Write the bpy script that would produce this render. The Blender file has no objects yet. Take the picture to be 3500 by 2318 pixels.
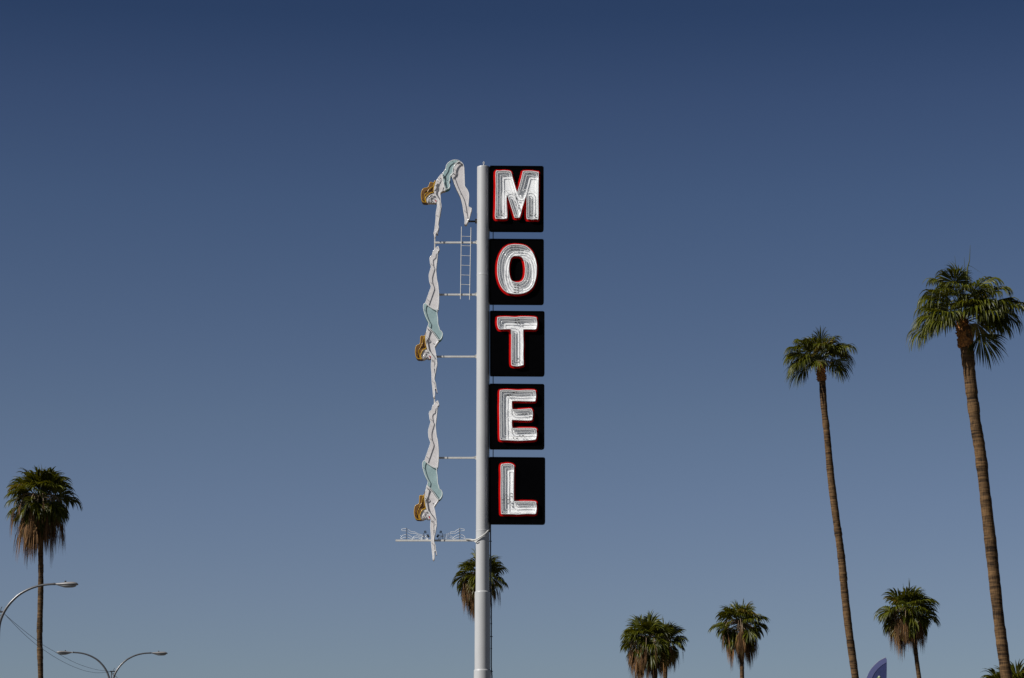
import bpy, bmesh, math, random
import numpy as np
from mathutils import Vector, Matrix
from mathutils.geometry import tessellate_polygon

C = bpy.context.scene.collection
R = math.radians

# ------------------------------------------------------------------ camera
W_, H_, F_ = 3500.0, 2318.0, 9000.0
TH = math.atan(0.2)
CAM = Vector((0, 0, 1.7))
cam = bpy.data.cameras.new('camera')
cam.lens = 36.0 * F_ / W_
cam.sensor_width = 36.0
cam.clip_end = 20000
camo = bpy.data.objects.new('camera', cam)
C.objects.link(camo)
camo.location = CAM
camo.rotation_euler = (R(90) + TH, 0, 0)
bpy.context.scene.camera = camo


def P(px, py, Y):
    """where the sight line of a photo position meets the upright plane at distance Y"""
    u, v = (px - W_ / 2) / F_, (H_ / 2 - py) / F_
    d = Vector((u, math.cos(TH) - v * math.sin(TH), math.sin(TH) + v * math.cos(TH)))
    return CAM + d * (Y / d.y)


def ppm(py, Y):
    """photo pixels per metre there"""
    v = (H_ / 2 - py) / F_
    return F_ * (math.cos(TH) - v * math.sin(TH)) / Y


# ------------------------------------------------------------------ light
EL, AZ = 38.0, 63.5
S = Vector((-math.sin(R(AZ)) * math.cos(R(EL)), -math.cos(R(AZ)) * math.cos(R(EL)), math.sin(R(EL))))
sun = bpy.data.lights.new('sun', 'SUN')
sun.energy = 4.6
sun.angle = R(0.5)
sun.color = (1.0, 0.975, 0.935)
suno = bpy.data.objects.new('sun', sun)
C.objects.link(suno)
suno.location = (-40, -30, 60)
suno.rotation_euler = (-S).to_track_quat('-Z', 'Y').to_euler()

world = bpy.data.worlds.new('World')
bpy.context.scene.world = world
world.use_nodes = True
nt = world.node_tree
bg = nt.nodes['Background']
sky = nt.nodes.new('ShaderNodeTexSky')
sky.sky_type = 'NISHITA'
sky.sun_disc = False
sky.sun_elevation = R(EL)
sky.sun_rotation = math.atan2(S.x, S.y) % (2 * math.pi)
sky.altitude = 400
sky.air_density = 1.0
sky.dust_density = 0.6
sky.ozone_density = 1.0
bg.inputs['Strength'].default_value = 0.05
# clear desert air: the sky falls off to a deeper blue with height above the horizon
tcw = nt.nodes.new('ShaderNodeTexCoord')
sep = nt.nodes.new('ShaderNodeSeparateXYZ')
nt.links.new(tcw.outputs['Generated'], sep.inputs[0])
mr = nt.nodes.new('ShaderNodeMapRange')
mr.inputs['From Max'].default_value = 0.6
nt.links.new(sep.outputs['Z'], mr.inputs[0])
rmp = nt.nodes.new('ShaderNodeValToRGB')
STOPS = [(0.0743, 0.6688, 0.7079, 0.8842),
         (0.102, 0.6707, 0.6844, 0.8596),
         (0.1334, 0.6479, 0.6572, 0.8215),
         (0.1655, 0.6128, 0.6276, 0.7577),
         (0.1957, 0.5517, 0.5758, 0.7156),
         (0.247, 0.4498, 0.5014, 0.6553),
         (0.2834, 0.3613, 0.4138, 0.5764),
         (0.3138, 0.2521, 0.3225, 0.4806)]
el = rmp.color_ramp.elements
el[0].position = 0.0
el[0].color = (*STOPS[0][1:], 1)
el[1].position = 1.0
el[1].color = (0.05, 0.075, 0.125, 1)
for z_, r_, g_, b_ in STOPS:
    e_ = el.new(z_ / 0.6)
    e_.color = (r_, g_, b_, 1)
nt.links.new(mr.outputs[0], rmp.inputs[0])
mul = nt.nodes.new('ShaderNodeMixRGB')
mul.blend_type = 'MULTIPLY'
mul.inputs[0].default_value = 1.0
nt.links.new(sky.outputs[0], mul.inputs[1])
nt.links.new(rmp.outputs[0], mul.inputs[2])
nt.links.new(mul.outputs[0], bg.inputs['Color'])

vs = bpy.context.scene.view_settings
vs.view_transform = 'Standard'
vs.look = 'None'
vs.exposure = 0.35
vs.gamma = 1.0
vs.use_curve_mapping = False


# ------------------------------------------------------------------ materials
def new_mat(name):
    m = bpy.data.materials.new(name)
    m.use_nodes = True
    n = m.node_tree
    return m, n, n.nodes['Principled BSDF']


def paint(name, col, rough=0.5, var=0.12, scale=6.0, metal=0.0, bump=0.0, bscale=40.0, stretch=(1, 1, 1),
          tint=None, spec=0.5, stain=0.0, stain_col=(0.2, 0.12, 0.07)):
    m, n, b = new_mat(name)
    tc = n.nodes.new('ShaderNodeTexCoord')
    mp = n.nodes.new('ShaderNodeMapping')
    mp.inputs['Scale'].default_value = stretch
    n.links.new(tc.outputs['Object'], mp.inputs[0])
    nz = n.nodes.new('ShaderNodeTexNoise')
    nz.inputs['Scale'].default_value = scale
    nz.inputs['Detail'].default_value = 6
    nz.inputs['Roughness'].default_value = 0.65
    n.links.new(mp.outputs[0], nz.inputs['Vector'])
    cr = n.nodes.new('ShaderNodeValToRGB')
    t = tint or col
    cr.color_ramp.elements[0].position = 0.3
    cr.color_ramp.elements[1].position = 0.7
    cr.color_ramp.elements[0].color = [c * (1 - var) for c in t] + [1]
    cr.color_ramp.elements[1].color = [min(0.95, c * (1 + var)) for c in col] + [1]
    n.links.new(nz.outputs['Fac'], cr.inputs[0])
    out = cr.outputs[0]
    if stain > 0:
        n2 = n.nodes.new('ShaderNodeTexNoise')
        n2.inputs['Scale'].default_value = scale * 2.3
        n2.inputs['Detail'].default_value = 8
        n.links.new(mp.outputs[0], n2.inputs['Vector'])
        r2 = n.nodes.new('ShaderNodeValToRGB')
        r2.color_ramp.elements[0].position = 0.58
        r2.color_ramp.elements[1].position = 0.78
        r2.color_ramp.elements[0].color = (0, 0, 0, 1)
        r2.color_ramp.elements[1].color = (stain,) * 3 + (1,)
        n.links.new(n2.outputs['Fac'], r2.inputs[0])
        mx = n.nodes.new('ShaderNodeMixRGB')
        n.links.new(r2.outputs[0], mx.inputs[0])
        n.links.new(out, mx.inputs[1])
        mx.inputs[2].default_value = (*stain_col, 1)
        out = mx.outputs[0]
    n.links.new(out, b.inputs['Base Color'])
    b.inputs['Roughness'].default_value = rough
    b.inputs['Metallic'].default_value = metal
    b.inputs['Specular IOR Level'].default_value = spec
    if bump > 0:
        nb = n.nodes.new('ShaderNodeTexNoise')
        nb.inputs['Scale'].default_value = bscale
        nb.inputs['Detail'].default_value = 5
        n.links.new(mp.outputs[0], nb.inputs['Vector'])
        bp = n.nodes.new('ShaderNodeBump')
        bp.inputs['Strength'].default_value = bump
        bp.inputs['Distance'].default_value = 0.02
        n.links.new(nb.outputs['Fac'], bp.inputs['Height'])
        n.links.new(bp.outputs[0], b.inputs['Normal'])
    return m


def leaf_mat(name, c0, c1, rough, trans, tcol, spec=0.5):
    m, n, b = new_mat(name)
    g = n.nodes.new('ShaderNodeNewGeometry')
    cr = n.nodes.new('ShaderNodeValToRGB')
    cr.color_ramp.elements[0].color = (*c0, 1)
    cr.color_ramp.elements[1].color = (*c1, 1)
    n.links.new(g.outputs['Random Per Island'], cr.inputs[0])
    n.links.new(cr.outputs[0], b.inputs['Base Color'])
    b.inputs['Roughness'].default_value = rough
    b.inputs['Specular IOR Level'].default_value = spec
    tr = n.nodes.new('ShaderNodeBsdfTranslucent')
    tr.inputs[0].default_value = (*tcol, 1)
    mx = n.nodes.new('ShaderNodeMixShader')
    mx.inputs[0].default_value = trans
    n.links.new(b.outputs[0], mx.inputs[1])
    n.links.new(tr.outputs[0], mx.inputs[2])
    n.links.new(mx.outputs[0], n.nodes['Material Output'].inputs[0])
    return m


def trunk_mat(name, ca, cb, ring=9.0):
    m, n, b = new_mat(name)
    tc = n.nodes.new('ShaderNodeTexCoord')
    sp = n.nodes.new('ShaderNodeSeparateXYZ')
    n.links.new(tc.outputs['Object'], sp.inputs[0])

    def noise(scale, sx, sz, det=5):
        mp = n.nodes.new('ShaderNodeMapping')
        mp.inputs['Scale'].default_value = (sx, sx, sz)
        n.links.new(tc.outputs['Object'], mp.inputs[0])
        z = n.nodes.new('ShaderNodeTexNoise')
        z.inputs['Scale'].default_value = scale
        z.inputs['Detail'].default_value = det
        n.links.new(mp.outputs[0], z.inputs['Vector'])
        return z.outputs['Fac']

    def math_(op, a, bb):
        q = n.nodes.new('ShaderNodeMath')
        q.operation = op
        for i, v in enumerate((a, bb)):
            if isinstance(v, (int, float)):
                q.inputs[i].default_value = v
            else:
                n.links.new(v, q.inputs[i])
        return q.outputs[0]

    rings = noise(ring * 1.7, 0.10, 1.0, 4)        # leaf-scar rings
    bands = noise(1.1, 0.15, 1.0, 3)         # broad pale and dark bands
    fiss = noise(30, 1.0, 0.12, 3)           # upright cracks
    s = math_('ADD', math_('MULTIPLY', rings, 0.75), math_('MULTIPLY', bands, 0.45))
    s = math_('ADD', s, math_('MULTIPLY', fiss, 0.40))
    cr = n.nodes.new('ShaderNodeValToRGB')
    cr.color_ramp.elements[0].position = 0.66
    cr.color_ramp.elements[1].position = 0.98
    cr.color_ramp.elements[0].color = (*ca, 1)
    cr.color_ramp.elements[1].color = (*cb, 1)
    n.links.new(s, cr.inputs[0])
    n.links.new(cr.outputs[0], b.inputs['Base Color'])
    b.inputs['Roughness'].default_value = 0.9
    b.inputs['Specular IOR Level'].default_value = 0.2
    bp = n.nodes.new('ShaderNodeBump')
    bp.inputs['Strength'].default_value = 0.8
    bp.inputs['Distance'].default_value = 0.03
    n.links.new(s, bp.inputs['Height'])
    n.links.new(bp.outputs[0], b.inputs['Normal'])
    return m


M = dict(
    pole=paint('white_pole_paint', (0.385, 0.388, 0.39), 0.42, 0.05, 3.0, bump=0.03, bscale=8, stretch=(1, 1, 0.3)),
    bar=paint('white_bar_paint', (0.55, 0.54, 0.51), 0.5, 0.12, 9, stain=0.55),
    steel=paint('dark_steel', (0.05, 0.045, 0.04), 0.5, 0.3, 12, metal=0.4),
    black=paint('black_cabinet_enamel', (0.0012, 0.0012, 0.0016), 0.7, 0.2, 5, spec=0.01),
    red=paint('red_border_paint', (0.44, 0.0015, 0.0015), 0.7, 0.1, 8, spec=0.05),
    letter=paint('white_letter_enamel', (0.95, 0.95, 0.95), 0.35, 0.06, 7, bump=0.04, bscale=10,
                 tint=(0.85, 0.86, 0.87)),
    glass=paint('white_tube_glass', (0.78, 0.78, 0.77), 0.15, 0.03, 10),
    electrode=paint('black_electrode', (0.01, 0.01, 0.01), 0.4, 0.2, 20),
    skin=paint('pale_skin_paint', (0.68, 0.65, 0.645), 0.5, 0.07, 5, bump=0.04, bscale=6, stretch=(1, 1, 1.6),
               tint=(0.62, 0.585, 0.58)),
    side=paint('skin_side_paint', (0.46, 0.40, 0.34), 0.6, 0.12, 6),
    teal=paint('pale_teal_paint', (0.32, 0.435, 0.44), 0.5, 0.09, 5, bump=0.04, bscale=6, tint=(0.28, 0.40, 0.405)),
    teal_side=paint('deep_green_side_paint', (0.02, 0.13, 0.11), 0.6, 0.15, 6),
    hair=paint('brown_hair_paint', (0.15, 0.066, 0.011), 0.55, 0.3, 7, bump=0.1, bscale=12),
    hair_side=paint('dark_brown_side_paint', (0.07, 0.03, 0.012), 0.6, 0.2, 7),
    gold=paint('gold_tube_glass', (0.55, 0.31, 0.012), 0.25, 0.08, 10),
    lips=paint('red_lip_paint', (0.5, 0.015, 0.02), 0.4, 0.1, 10),
    galv=paint('grey_lamp_paint', (0.11, 0.11, 0.115), 0.32, 0.1, 5, metal=0.3),
    head=paint('pale_lamp_head_paint', (0.20, 0.195, 0.195), 0.4, 0.08, 6),
    lens=paint('grey_lamp_lens', (0.22, 0.23, 0.24), 0.12, 0.05, 6),
    wood=paint('weathered_pole_wood', (0.10, 0.075, 0.055), 0.9, 0.3, 8, bump=0.4, stretch=(6, 6, 0.4)),
    cable=paint('dark_cable', (0.02, 0.022, 0.028), 0.6, 0.2, 10),
    conduit=paint('dark_conduit_paint', (0.035, 0.045, 0.065), 0.45, 0.2, 8),
    banner=paint('blue_banner_cloth', (0.020, 0.030, 0.115), 0.75, 0.12, 9, bump=0.1),
    banner_edge=paint('lilac_banner_sleeve', (0.085, 0.098, 0.235), 0.75, 0.08, 9),
    white=paint('white_print', (0.7, 0.72, 0.6), 0.7, 0.1, 12),
    green_print=paint('green_print', (0.18, 0.35, 0.08), 0.7, 0.1, 12),
    ground=paint('grey_asphalt', (0.09, 0.083, 0.072), 0.9, 0.25, 0.6, bump=0.3, bscale=30),
    frond=leaf_mat('green_frond', (0.004, 0.010, 0.001), (0.100, 0.104, 0.006), 0.44, 0.18, (0.16, 0.145, 0.003), 0.22),
    frond2=leaf_mat('yellowing_frond', (0.05, 0.045, 0.004), (0.17, 0.12, 0.010), 0.5, 0.25, (0.22, 0.17, 0.015)),
    stalk=paint('green_stalk', (0.05, 0.06, 0.012), 0.4, 0.3, 6),
    dead=leaf_mat('dry_frond', (0.010, 0.005, 0.0025), (0.27, 0.140, 0.050), 0.7, 0.10, (0.10, 0.045, 0.015), 0.25),
    dstalk=paint('dry_stalk', (0.22, 0.15, 0.09), 0.6, 0.4, 5),
    boot=paint('orange_brown_boots', (0.33, 0.13, 0.022), 0.75, 0.5, 9, bump=0.4, tint=(0.09, 0.03, 0.010)),
    trunk=trunk_mat('ringed_palm_bark', (0.016, 0.009, 0.0045), (0.155, 0.088, 0.038)),
    trunk_grey=trunk_mat('grey_palm_bark', (0.016, 0.010, 0.005), (0.135, 0.080, 0.038), 7),
)


# ------------------------------------------------------------------ mesh helpers
class MB:
    def __init__(self):
        self.v, self.f, self.mi, self.sm = [], [], [], []

    def add(self, vs_, fs, mi=0, smooth=False):
        o = len(self.v)
        self.v += [tuple(p) for p in vs_]
        for f in fs:
            self.f.append(tuple(i + o for i in f))
            self.mi.append(mi)
            self.sm.append(smooth)

    def box(self, c, s, mi=0, rot=None):
        hx, hy, hz = s[0] / 2, s[1] / 2, s[2] / 2
        vs_ = [Vector((x, y, z)) for x in (-hx, hx) for y in (-hy, hy) for z in (-hz, hz)]
        if rot is not None:
            vs_ = [rot @ p for p in vs_]
        vs_ = [p + Vector(c) for p in vs_]
        self.add(vs_, [(0, 1, 3, 2), (4, 6, 7, 5), (0, 4, 5, 1), (2, 3, 7, 6), (0, 2, 6, 4), (1, 5, 7, 3)], mi)

    def tube(self, pts, r, n=8, closed=False, mi=0, smooth=True, cap=True):
        pts = [Vector(p) for p in pts]
        m = len(pts)
        rs = r if isinstance(r, (list, tuple)) else [r] * m
        tang = []
        for i in range(m):
            a = pts[i - 1] if (i > 0 or closed) else pts[i]
            b = pts[(i + 1) % m] if (i < m - 1 or closed) else pts[i]
            t = (b - a)
            tang.append(t.normalized() if t.length > 1e-9 else Vector((0, 0, 1)))
        ref = Vector((0, 1, 0)) if abs(tang[0].y) < 0.9 else Vector((1, 0, 0))
        nrm = (ref - tang[0] * ref.dot(tang[0])).normalized()
        vs_, fs = [], []
        for i in range(m):
            nrm = nrm - tang[i] * nrm.dot(tang[i])
            if nrm.length < 1e-6:
                nrm = tang[i].orthogonal()
            nrm.normalize()
            bn = tang[i].cross(nrm)
            for k in range(n):
                a = 2 * math.pi * k / n
                vs_.append(pts[i] + (nrm * math.cos(a) + bn * math.sin(a)) * rs[i])
        for i in range(m if closed else m - 1):
            j = (i + 1) % m
            for k in range(n):
                k2 = (k + 1) % n
                fs.append((i * n + k, i * n + k2, j * n + k2, j * n + k))
        self.add(vs_, fs, mi, smooth)
        if cap and not closed:
            self.add(vs_[:n], [tuple(range(n))[::-1]], mi)
            self.add(vs_[-n:], [tuple(range(n))], mi)

    def lathe(self, prof, n=32, c=(0, 0), mi=0, smooth=True):
        for i in range(len(prof) - 1):          # one band at a time, so the steps stay crisp
            vs_ = []
            for (r, z) in prof[i:i + 2]:
                for k in range(n):
                    a = 2 * math.pi * k / n
                    vs_.append((c[0] + r * math.cos(a), c[1] + r * math.sin(a), z))
            self.add(vs_, [(k, (k + 1) % n, n + (k + 1) % n, n + k) for k in range(n)], mi, smooth)
        self.add(vs_[-n:], [tuple(range(n))], mi)

    def prism(self, loops, y0, y1, mi=0, side_mi=None, back=True):
        """loops of (x, z): outer loop then holes; front face at y0, back at y1"""
        if side_mi is None:
            side_mi = mi
        tri = tessellate_polygon([[Vector((x, z, 0)) for x, z in lp] for lp in loops])
        flat = [p for lp in loops for p in lp]
        fr = [(x, y0, z) for x, z in flat]
        fs = []
        for t in tri:
            a, b, c = [Vector(flat[i]) for i in t]
            if (b - a).cross(c - a) < 0:      # counter-clockwise seen from -y
                t = (t[0], t[2], t[1])
            fs.append(tuple(t))
        self.add(fr, fs, mi)
        if back:
            self.add([(x, y1, z) for x, z in flat], [f[::-1] for f in fs], mi)
        o = 0
        for li, lp in enumerate(loops):
            n = len(lp)
            ar = sum(lp[i][0] * lp[(i + 1) % n][1] - lp[(i + 1) % n][0] * lp[i][1] for i in range(n))
            vs_ = [(x, y0, z) for x, z in lp] + [(x, y1, z) for x, z in lp]
            q = []
            flip = (ar > 0) != (li > 0)
            for i in range(n):
                j = (i + 1) % n
                f = (i, i + n, j + n, j) if flip else (i, j, j + n, i + n)
                q.append(f)
            self.add(vs_, q, side_mi)

    def build(self, name, mats, parent=None, origin=None):
        me = bpy.data.meshes.new(name)
        off = Vector(origin) if origin is not None else (parent_world(parent) if parent else Vector())
        me.from_pydata([tuple(Vector(p) - off) for p in self.v], [], self.f)
        for m in (mats if isinstance(mats, (list, tuple)) else [mats]):
            me.materials.append(m)
        me.polygons.foreach_set('material_index', self.mi)
        me.polygons.foreach_set('use_smooth', self.sm)
        me.update()
        o = bpy.data.objects.new(name, me)
        C.objects.link(o)
        if parent:
            o.parent = parent
        else:
            o.location = off
        return o


def parent_world(o):
    v = Vector()
    while o:
        v += o.location
        o = o.parent
    return v


def tag(o, label=None, cat=None, group=None, kind=None):
    for k, v in (('label', label), ('category', cat), ('group', group), ('kind', kind)):
        if v:
            o[k] = v
    return o


def thing(name, loc, label, cat, group=None):
    o = bpy.data.objects.new(name, None)
    o.empty_display_size = 0.3
    C.objects.link(o)
    o.location = loc
    return tag(o, label, cat, group)


def smooth(pts, n=3, closed=True, dim=2):
    """Catmull-Rom through the points"""
    m = len(pts)
    out = []
    for i in range(m if closed else m - 1):
        g = (lambda k: pts[k % m]) if closed else (lambda k: pts[max(0, min(m - 1, k))])
        p0, p1, p2, p3 = g(i - 1), g(i), g(i + 1), g(i + 2)
        for s in range(n):
            t = s / n
            out.append(tuple(0.5 * ((2 * b) + (-a + c) * t + (2 * a - 5 * b + 4 * c - d) * t * t
                                    + (-a + 3 * b - 3 * c + d) * t ** 3)
                             for a, b, c, d in zip(p0, p1, p2, p3)))
    if not closed:
        out.append(tuple(pts[-1]))
    return out


def contours(loops, level, step, soft=2):
    """closed lines at a given distance inside (level > 0) or outside (level < 0) an outline with holes"""
    allp = np.array([p for lp in loops for p in lp])
    pad = max(0, -level) + 3 * step
    x0, y0 = allp.min(0) - pad
    x1, y1 = allp.max(0) + pad
    xs, ys = np.arange(x0, x1 + step, step), np.arange(y0, y1 + step, step)
    gx, gy = np.meshgrid(xs, ys, indexing='ij')
    d = np.full(gx.shape, 1e9)
    ins = np.zeros(gx.shape, bool)
    for lp in loops:
        n = len(lp)
        for i in range(n):
            ax, ay = lp[i]
            bx, by = lp[(i + 1) % n]
            ex, ey = bx - ax, by - ay
            l2 = ex * ex + ey * ey
            if l2 < 1e-18:
                continue
            t = np.clip(((gx - ax) * ex + (gy - ay) * ey) / l2, 0, 1)
            d = np.minimum(d, np.hypot(gx - ax - t * ex, gy - ay - t * ey))
            if ay != by:
                cr = ((ay > gy) != (by > gy)) & (gx < (bx - ax) * (gy - ay) / (by - ay) + ax)
                ins ^= cr
    s = np.where(ins, d, -d) - level
    s[s == 0] = 1e-9
    nx, ny = s.shape
    segs = {}

    def ept(e):
        (i, j), (k, l) = e
        a, b = s[i, j], s[k, l]
        t = a / (a - b)
        return (xs[i] + (xs[k] - xs[i]) * t, ys[j] + (ys[l] - ys[j]) * t)

    for i in range(nx - 1):
        for j in range(ny - 1):
            q = [(i, j), (i + 1, j), (i + 1, j + 1), (i, j + 1)]
            sg = [s[a] > 0 for a in q]
            if all(sg) or not any(sg):
                continue
            ed = []
            for k in range(4):
                if sg[k] != sg[(k + 1) % 4]:
                    e = (q[k], q[(k + 1) % 4])
                    ed.append((tuple(sorted(e)), sg[k]))
            outs = [e for e, f in ed if f]
            inn = [e for e, f in ed if not f]
            for a, b in zip(outs, inn):
                segs[a] = b
    res = []
    while segs:
        a0, b = next(iter(segs.items()))
        loop = [a0]
        del segs[a0]
        while b in segs:
            loop.append(b)
            b = segs.pop(b)
        if len(loop) >= 6:
            pts = [ept(e) for e in loop]
            for _ in range(soft):
                n = len(pts)
                pts = [((pts[k - 1][0] + 2 * pts[k][0] + pts[(k + 1) % n][0]) / 4,
                        (pts[k - 1][1] + 2 * pts[k][1] + pts[(k + 1) % n][1]) / 4) for k in range(n)]
            res.append(pts)
    return res


def area(lp):
    return 0.5 * sum(lp[i - 1][0] * lp[i][1] - lp[i][0] * lp[i - 1][1] for i in range(len(lp)))


# ------------------------------------------------------------------ setting
g = MB()
g.add([(-6000, -2000, 0), (6000, -2000, 0), (6000, 9000, 0), (-6000, 9000, 0)], [(0, 1, 2, 3)])
tag(g.build('ground', M['ground']), kind='structure')

# ------------------------------------------------------------------ sign post
YS = 82.0


def SX(px, py):
    q = P(px, py, YS)
    return (q.x, q.z)


pc = P(1650, 1700, YS)
PX = pc.x
sign_post = thing('sign_pole', (PX, YS, 0), 'tall white steel sign pole with stepped lower sections and side arms', 'sign pole')


def zat(py):
    return P(1650, py, YS).z


z1, z2, zt = zat(2292), zat(2024), zat(571)
b = MB()
b.lathe([(0.265, 0), (0.265, z1 - 0.01), (0.262, z1), (0.242, z1 + 0.035), (0.242, z2 - 0.01), (0.239, z2),
         (0.2135, z2 + 0.03), (0.212, zat(1818)), (0.2145, zat(1817)), (0.2145, zat(1813)), (0.2095, zat(1812)),
         (0.2075, zat(944)), (0.2095, zat(943)), (0.2095, zat(939)), (0.2065, zat(938)), (0.205, zt - 0.03), (0.2, zt),
         (0.12, zt + 0.03), (0.02, zt + 0.035)], 48, (PX, YS))
shaft = b.build('pole', M['pole'], sign_post)
b = MB()
b.tube([(PX + 0.01, YS, zt + 0.02), (PX + 0.01, YS, zt + 0.10)], 0.02, 8)
b.tube([(PX + 0.01 + 0.035 * math.sin(a) * 0.6, YS, zt + 0.10 + 0.035 * (1 - math.cos(a))) for a in
        [i * math.pi / 5 for i in range(10)]], 0.013, 6, closed=True)
b.build('lifting_eye', M['pole'], sign_post)

BARS = [(829, 1485, 1632), (1007, 1490, 1632), (1219, 1482, 1631), (1565, 1488, 1631), (1847.5, 1352, 1630)]
YB = YS + 0.02
for py, xa, xb in BARS:
    b = MB()
    (ax, az), (bx, bz) = SX(xa, py), SX(xb, py)
    bx = PX - 0.20
    b.box(((ax + bx) / 2, YB, az), (bx - ax, 0.06, 0.056))
    o = b.build('side_arm', M['bar'], sign_post)
    b = MB()
    b.box((bx - 0.03, YB, az + 0.033), (0.10, 0.09, 0.012))
    b.box((bx - 0.005, YB - 0.036, az), (0.06, 0.012, 0.12))
    b.build('bracket', M['bar'], o)
b = MB()
(ax, az), (bx, bz) = SX(1590, 755), SX(1630, 755)
b.tube([(ax, YS + 0.08, az), (bx + 0.02, YS + 0.08, az)], 0.03, 10)
b.box((bx - 0.03, YS + 0.05, az), (0.05, 0.16, 0.12))
b.tube([(bx - 0.06, YS - 0.03, az + 0.04), (bx + 0.02, YS - 0.03, az + 0.04)], 0.012, 6)
b.tube([(bx - 0.06, YS - 0.03, az - 0.04), (bx + 0.02, YS - 0.03, az - 0.04)], 0.012, 6)
b.build('foot_bracket', M['steel'], sign_post)
# upright rods that carry the figures
for (xa, ya, xb, yb) in ((1487, 800, 1484.5, 862), (1485, 1340, 1484.5, 1400)):
    b = MB()
    (ax, az), (bx, bz) = SX(xa, ya), SX(xb, yb)
    b.box(((ax + bx) / 2, YS + 0.05, (az + bz) / 2), (0.036, 0.036, az - bz))
    b.build('upright_rod', M['bar'], sign_post)
# conduit down the right side of the pole, in two runs with clamps
b = MB()
cx = PX + 0.275
b.tube([(PX + 0.245, YS + 0.02, zat(1790)), (PX + 0.25, YS + 0.02, zat(2010)), (cx, YS + 0.02, zat(2045)),
        (cx, YS + 0.02, zat(2280)), (cx + 0.022, YS + 0.02, zat(2310)), (cx + 0.022, YS + 0.02, 0)], 0.021, 10)
con = b.build('conduit', M['conduit'], sign_post)
for py, x in ((1850, PX + 0.245), (2132, cx), (2176, cx), (2217, cx), (2295, cx + 0.012)):
    b = MB()
    b.box((x, YS + 0.015, zat(py)), (0.085 if py in (1850, 2176, 2295) else 0.055, 0.06, 0.022))
    b.build('clamp', M['conduit'], con)
for ya, yb in ((780, 830), (1030, 1076), (1275, 1325), (1526, 1575)):
    x = P(1685.5, ya, YS).x
    b = MB()
    b.tube([(x, YS + 0.05, zat(ya)), (x, YS + 0.05, zat(yb))], 0.014, 8)
    b.build('cabinet_conduit', M['conduit'], sign_post)
# bracket behind the lowest cabinet, and the cable that loops round the pole
b = MB()
(x, z) = SX(1675, 1800)
b.box((x, YS + 0.02, z - 0.05), (0.06, 0.16, 0.24))
b.build('cabinet_bracket', M['steel'], sign_post)
b = MB()
pts = [(1592, 1843.5, 0.02), (1608, 1844, 0.06), (1620, 1846, 0.12), (1627, 1845, 0.17), (1635, 1840, 0.225),
       (1648, 1832, 0.245), (1660, 1823, 0.225), (1668, 1814, 0.15), (1675, 1807, 0.04)]
pp = []
for x, y, dy in pts:
    q = P(x, y, YS - dy)
    pp.append((q.x, q.y, q.z))
b.tube(smooth(pp, 4, False), 0.018, 8)
pp = [P(1616, 1845, YS - 0.06), P(1622, 1850, YS - 0.10), P(1627, 1854, YS - 0.16), P(1632, 1848, YS - 0.22)]
b.tube(smooth([tuple(p) for p in pp], 3, False), 0.014, 6)
b.build('cable_loop', M['bar'], sign_post)

# ladder fixed to the two top arms
lad = thing('ladder', (P(1591, 1000, YS).x, YS - 0.05, zat(1024)), 'narrow white ladder hung on the two topmost side arms beside the pole', 'ladder')
YL = YS - 0.03
for (xa, ya, xb, yb) in ((1577.5, 775, 1574, 1023), (1610, 778, 1605, 1025)):
    b = MB()
    A, B = P(xa, ya, YL), P(xb, yb, YL)
    b.tube([A, B], 0.0115, 8)
    b.build('rail', M['bar'], lad)
for py in (808.5, 840.5, 874.5, 907.5, 940.7, 973.2):
    b = MB()
    t = (py - 775) / 248
    b.tube([P(1577.5 - 3.5 * t, py - 0.6, YL), P(1610 - 5 * t, py + 0.6, YL)], 0.0095, 8)
    b.build('rung', M['bar'], lad)

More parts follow.
